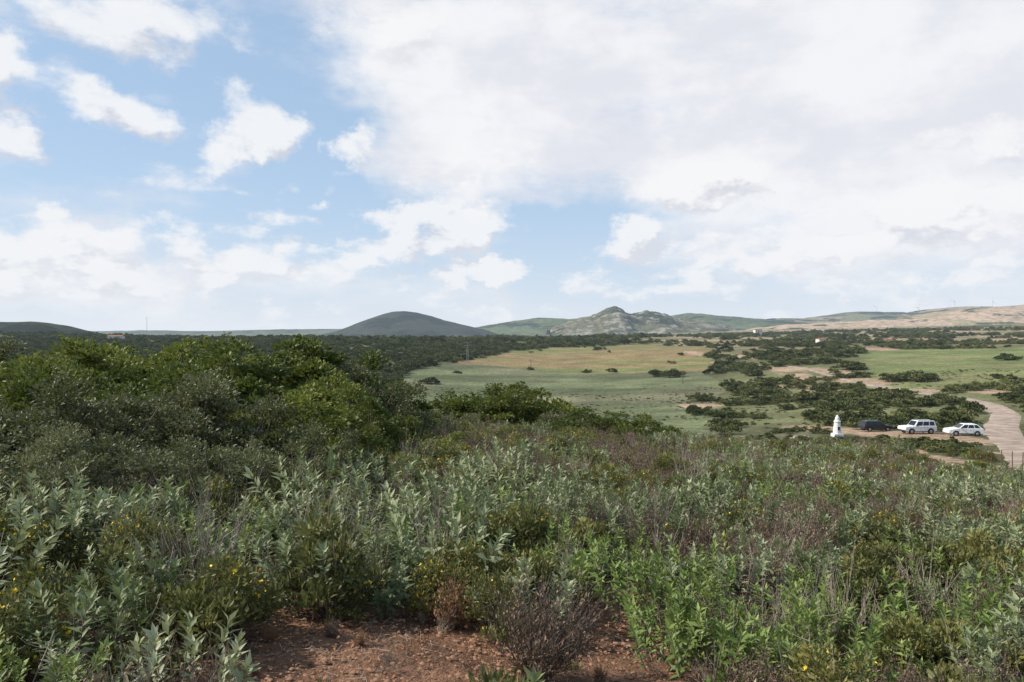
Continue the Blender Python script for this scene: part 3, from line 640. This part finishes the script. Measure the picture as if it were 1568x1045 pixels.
# rusty fence
M_rp=plain('rusty_post',(.16,.07,.04),.8,.3)
b=B(); fp=[]
for k in range(9):
    uu=1488+k*16; dd=47-k*1.1; xx=(uu-U0)/F*dd; zz=Hs(xx,dd); fp.append((xx,dd,zz)); b.tube(np.array([[xx,dd,zz-.1],[xx+.01,dd,zz+.6],[xx+.02*(k%3-1),dd,zz+1.35]]),.028,.024,0,6)
for hgt in (.45,.85,1.22):
    b.tube(np.array([[q[0],q[1],q[2]+hgt] for q in fp]),.004,.004,0,3)
b.obj('wire_fence',[M_rp],True)
M_pole=plain('galvanised_steel',(.3,.31,.31),.6,.4); M_wood=plain('pole_wood',(.12,.1,.08),.9)
def pylon(name,u_,v_,h,lat=True):
    x_,y_,z_=hit(u_,v_,100); e=B()
    if lat:
        for sx in (-1,1):
            for sy in (-1,1): e.tube(np.array([[x_+sx*.8,y_+sy*.8,z_-.3],[x_+sx*.35,y_+sy*.35,z_+h*.6],[x_+sx*.12,y_+sy*.12,z_+h]]),.09,.06,0,4)
        for k in range(9):
            t0=k/9*h; t1=(k+1)/9*h; w0=.8-.65*k/9; w1=.8-.65*(k+1)/9
            for sy in (-1,1): e.tube(np.array([[x_-w0,y_+sy*w0,z_+t0],[x_+w1,y_+sy*w1,z_+t1]]),.05,.05,0,3); e.tube(np.array([[x_+w0,y_+sy*w0,z_+t0],[x_-w1,y_+sy*w1,z_+t1]]),.05,.05,0,3)
        for zz in (.82,.95): e.tube(np.array([[x_-1.8,y_,z_+h*zz],[x_+1.8,y_,z_+h*zz]]),.08,.08,0,4)
    else:
        e.tube(np.array([[x_,y_,z_-.3],[x_,y_,z_+h]]),.14,.1,0,8); e.tube(np.array([[x_-.8,y_,z_+h-.5],[x_+.8,y_,z_+h-.5]]),.06,.06,0,4)
        for q in (-.7,0,.7): e.tube(np.array([[x_+q,y_,z_+h-.5],[x_+q,y_,z_+h-.15]]),.05,.05,0,4)
    return e.obj(name,[M_pole if lat else M_wood],True)
pylon('electricity_pylon',716,556,11); pylon('utility_pole',813,566,5,False); pylon('utility_pole',1046,588,5,False); pylon('utility_pole',225,519,22,False)
pylon('utility_pole',1190,525,9,False)
# houses
M_wall=plain('white_render',(.66,.64,.6),.8,var=.06); M_roof=plain('terracotta_tiles',(.3,.13,.07),.9); M_win=plain('dark_window',(.03,.035,.04),.3)
def house(u_,v_,w,dp,h,dist=None):
    x_,y_,z_=hit(u_,v_,200)
    if dist: y_=dist; x_=(u_-U0)/F*y_; z_=-(v_-V0)/F*y_
    e=empty('white_farmhouse',(x_,y_,z_),.2)
    box('walls',-w/2,w/2,-dp/2,dp/2,-4,h,M_wall,e)
    part('roof',[(-w/2-.3,-dp/2-.3,h+.01),(w/2+.3,-dp/2-.3,h+.01),(w/2+.3,dp/2+.3,h+.01),(-w/2-.3,dp/2+.3,h+.01),(-w/2-.3,0,h+1.0),(w/2+.3,0,h+1.0)],[(0,1,5,4),(2,3,4,5),(0,3,4),(1,2,5),(0,1,2,3)],M_roof,e)
    for k in range(3):
        xx=-w/2+w*(k+.5)/3; box('window_%d'%k if k!=1 else 'door',xx-.5,xx+.5,-dp/2-.04,-dp/2+.1,.9 if k!=1 else 0,2.1,M_win,e)
house(1160,509,11,7,3.6,1090); house(1257,527,6,5,3.8); house(178,522,12,8,4); house(1362,527,5,4,3)
def turbine(u_,v_,ang):
    y_=4250; x_=(u_-U0)/F*y_; zt=-(v_-V0)/F*y_; b=B()
    b.tube(np.array([[x_,y_,zt-75],[x_,y_,zt]]),2.0,1.2,0,8)
    b.tube(np.array([[x_,y_-3,zt],[x_,y_+6,zt]]),1.6,1.6,0,6)
    for k in range(3):
        a=ang+k*2.094; b.tube(np.array([[x_,y_-3,zt],[x_+math.cos(a)*12,y_-3,zt+math.sin(a)*12],[x_+math.cos(a)*28,y_-3,zt+math.sin(a)*28]]),1.0,.2,0,4)
    b.obj('wind_turbine',[M_wall],True)
for q in ((1341,472,.3),(1405,471,1.1),(1461,462,.7),(1519,462,1.5)): turbine(*q)

# ---------------------------------------------------------------- sun + world
Sd=Vector((-.74,-.04,.62)).normalized()
sl=bpy.data.lights.new('sun','SUN'); sl.energy=5.0; sl.angle=math.radians(.6); sl.color=(1,.94,.83); so=bpy.data.objects.new('sun',sl); scene.collection.objects.link(so); so.rotation_euler=Sd.to_track_quat('Z','Y').to_euler()
w=bpy.data.worlds.new('World'); scene.world=w; w.use_nodes=True; nt=w.node_tree; bg=nt.nodes['Background']
sky=N(nt,'ShaderNodeTexSky',sky_type='NISHITA'); sky.sun_disc=False; sky.sun_elevation=math.asin(Sd.z); sky.sun_rotation=math.atan2(Sd.x,Sd.y); sky.air_density=1.0; sky.dust_density=.6; sky.ozone_density=1.5
def vmath(t,op,a,b):
    n=N(t,'ShaderNodeVectorMath',operation=op)
    for i,q in enumerate((a,b)):
        if hasattr(q,'is_output'): t.links.new(q,n.inputs[i])
        else: n.inputs[i].default_value=q
    return n
def blobgroup(name,blobs,lo=.2,hi=1.3):
    gr=bpy.data.node_groups.new(name,'ShaderNodeTree'); gr.interface.new_socket('Vec',in_out='INPUT',socket_type='NodeSocketVector'); gr.interface.new_socket('D',in_out='OUTPUT',socket_type='NodeSocketFloat')
    gi=gr.nodes.new('NodeGroupInput'); go=gr.nodes.new('NodeGroupOutput'); wv=gi.outputs[0]; acc=None
    for (a,b_,ra,rb,wt) in blobs:
        az=math.atan((a-U0)/F); el=math.atan((V0-b_)/F*math.cos(az)); sa=ra/F*math.cos(az)**2; sb=rb/F*math.cos(az)
        l=N(gr,'ShaderNodeVectorMath',operation='MULTIPLY_ADD'); gr.links.new(wv,l.inputs[0]); l.inputs[1].default_value=(1/sa,1/sb,0); l.inputs[2].default_value=(-az/sa,-el/sb,0)
        ln=N(gr,'ShaderNodeVectorMath',operation='LENGTH'); gr.links.new(l.outputs[0],ln.inputs[0])
        r_=mrange(gr,ln.outputs['Value'],lo,hi,wt,0)
        acc=r_ if acc is None else mth(gr,'ADD',acc,r_)
    gr.links.new(acc,go.inputs[0]); return gr
sheet=blobgroup('cloud_sheet',[(1250,60,800,330,1.0),(1500,260,620,280,.6),(720,150,230,200,.65),(1050,260,260,70,.25),(20,400,420,90,.45),(-250,100,260,300,.5),(100,20,330,90,.35),(250,440,500,60,.4),(480,290,80,80,-.3),(620,340,130,26,-.35),(820,345,120,30,-.4)])
puffs=blobgroup('cloud_puffs',[(140,400,440,72,.62),(1250,405,640,55,.30),(405,188,74,66,.68),(360,245,55,28,.4),(205,178,110,46,.62),(15,120,80,60,.6),(15,215,65,45,.6),(675,348,105,42,.9),(1075,285,130,50,.66),(970,362,70,26,.6),(490,315,35,16,.5),(90,318,40,20,.4),
 (1460,330,150,40,.5),(1500,215,130,34,.4),(180,25,230,60,.42),(740,420,100,20,.55),(600,392,130,18,.4),(700,240,150,60,.3),(610,60,110,70,.3),(540,215,36,36,.5),(1200,375,160,30,.35),(470,280,60,60,-.3)])
tc=N(nt,'ShaderNodeTexCoord'); sx=N(nt,'ShaderNodeSeparateXYZ'); nt.links.new(tc.outputs['Generated'],sx.inputs[0])
az=mth(nt,'ARCTAN2',sx.outputs[0],sx.outputs[1]); el=mth(nt,'ARCSINE',sx.outputs[2])
cv=N(nt,'ShaderNodeCombineXYZ'); nt.links.new(az,cv.inputs[0]); nt.links.new(el,cv.inputs[1]); vec=cv.outputs[0]
wn=N(nt,'ShaderNodeTexNoise',noise_dimensions='2D'); wn.inputs['Scale'].default_value=9; wn.inputs['Detail'].default_value=5; wn.inputs['Roughness'].default_value=.62; nt.links.new(vec,wn.inputs['Vector'])
wo=vmath(nt,'MULTIPLY',vmath(nt,'SUBTRACT',wn.outputs['Color'],(.5,.5,.5)).outputs[0],(.15,.09,0)).outputs[0]
lowf=mrange(nt,el,.08,.26,1,0)
def grp(tree,v):
    g_=N(nt,'ShaderNodeGroup'); g_.node_tree=tree; nt.links.new(v,g_.inputs[0]); return g_.outputs[0]
vs=vmath(nt,'ADD',vec,wo).outputs[0]
ns=noise(nt,vmath(nt,'MULTIPLY',vec,(1,2.6,1)).outputs[0],3.2,7,.6,0,'2D')
DS=mth(nt,'ADD',grp(sheet,vs),mth(nt,'MULTIPLY',mth(nt,'SUBTRACT',ns,.5),1.9))
covs=mrange(nt,DS,.0,.85)
tone=mrange(nt,noise(nt,vmath(nt,'MULTIPLY_ADD',vec,(1,1.9,1)).outputs[0],5.5,6,.55,0,'2D'),.33,.62)
def dens(off,full):
    v0=vmath(nt,'ADD',vec,off).outputs[0] if any(off) else vec
    nA=noise(nt,vmath(nt,'MULTIPLY',v0,(1,1.8,1)).outputs[0],5,5 if full else 3,.58,0,'2D'); nB=noise(nt,vmath(nt,'MULTIPLY_ADD',v0,(1,2.0,1)).outputs[0],15,6 if full else 3,.6,0,'2D')
    nz=mth(nt,'ADD',mth(nt,'MULTIPLY',mth(nt,'SUBTRACT',nA,.5),1.1),mth(nt,'MULTIPLY',mth(nt,'SUBTRACT',nB,.5),mth(nt,'ADD',.8,mth(nt,'MULTIPLY',lowf,.9))))
    return mth(nt,'ADD',mth(nt,'ADD',grp(puffs,vmath(nt,'ADD',v0,wo).outputs[0]),nz),-.22)
D0=dens((0,0,0),True); D1=dens((-.014,.026,0),False)
cov=mrange(nt,D0,-.16,.34); sh=mth(nt,'SUBTRACT',D0,D1)
br=mrange(nt,sh,-.34,.10,0,1)
K=10.
sheetcol=mixc(nt,tone,(.79*K,.80*K,.86*K),(.93*K,.93*K,.95*K))
ccol=mixc(nt,br,(.66*K,.68*K,.75*K),(.94*K,.94*K,.95*K))
blue=mixc(nt,mrange(nt,el,.05,.45,.66,.56,False),sky.outputs[0],(.52*K,.73*K,1.0*K))
base=mixc(nt,mth(nt,'MULTIPLY',covs,.95),blue,sheetcol)
base=mixc(nt,mth(nt,'MULTIPLY',cov,.88),base,ccol)
hz=mth(nt,'EXPONENT',mth(nt,'MULTIPLY',mth(nt,'MAXIMUM',el,0),-12))
fin=mixc(nt,mth(nt,'MULTIPLY',hz,.86),base,(.82*K,.86*K,.92*K))
nt.links.new(fin,bg.inputs[0]); bg.inputs[1].default_value=.1
w.cycles.sampling_method='MANUAL'; w.cycles.sample_map_resolution=512

# ---------------------------------------------------------------- camera
cd=bpy.data.cameras.new('camera'); cam=bpy.data.objects.new('camera',cd); scene.collection.objects.link(cam); scene.camera=cam
cd.sensor_width=36; cd.lens=36*F/1568; cd.clip_start=.05; cd.clip_end=40000
cam.location=(0,0,0); cam.rotation_euler=(math.radians(90)-math.atan((522.5-V0)/F),0,0)
scene.view_settings.view_transform='Standard'; scene.view_settings.look='None'; scene.view_settings.exposure=0
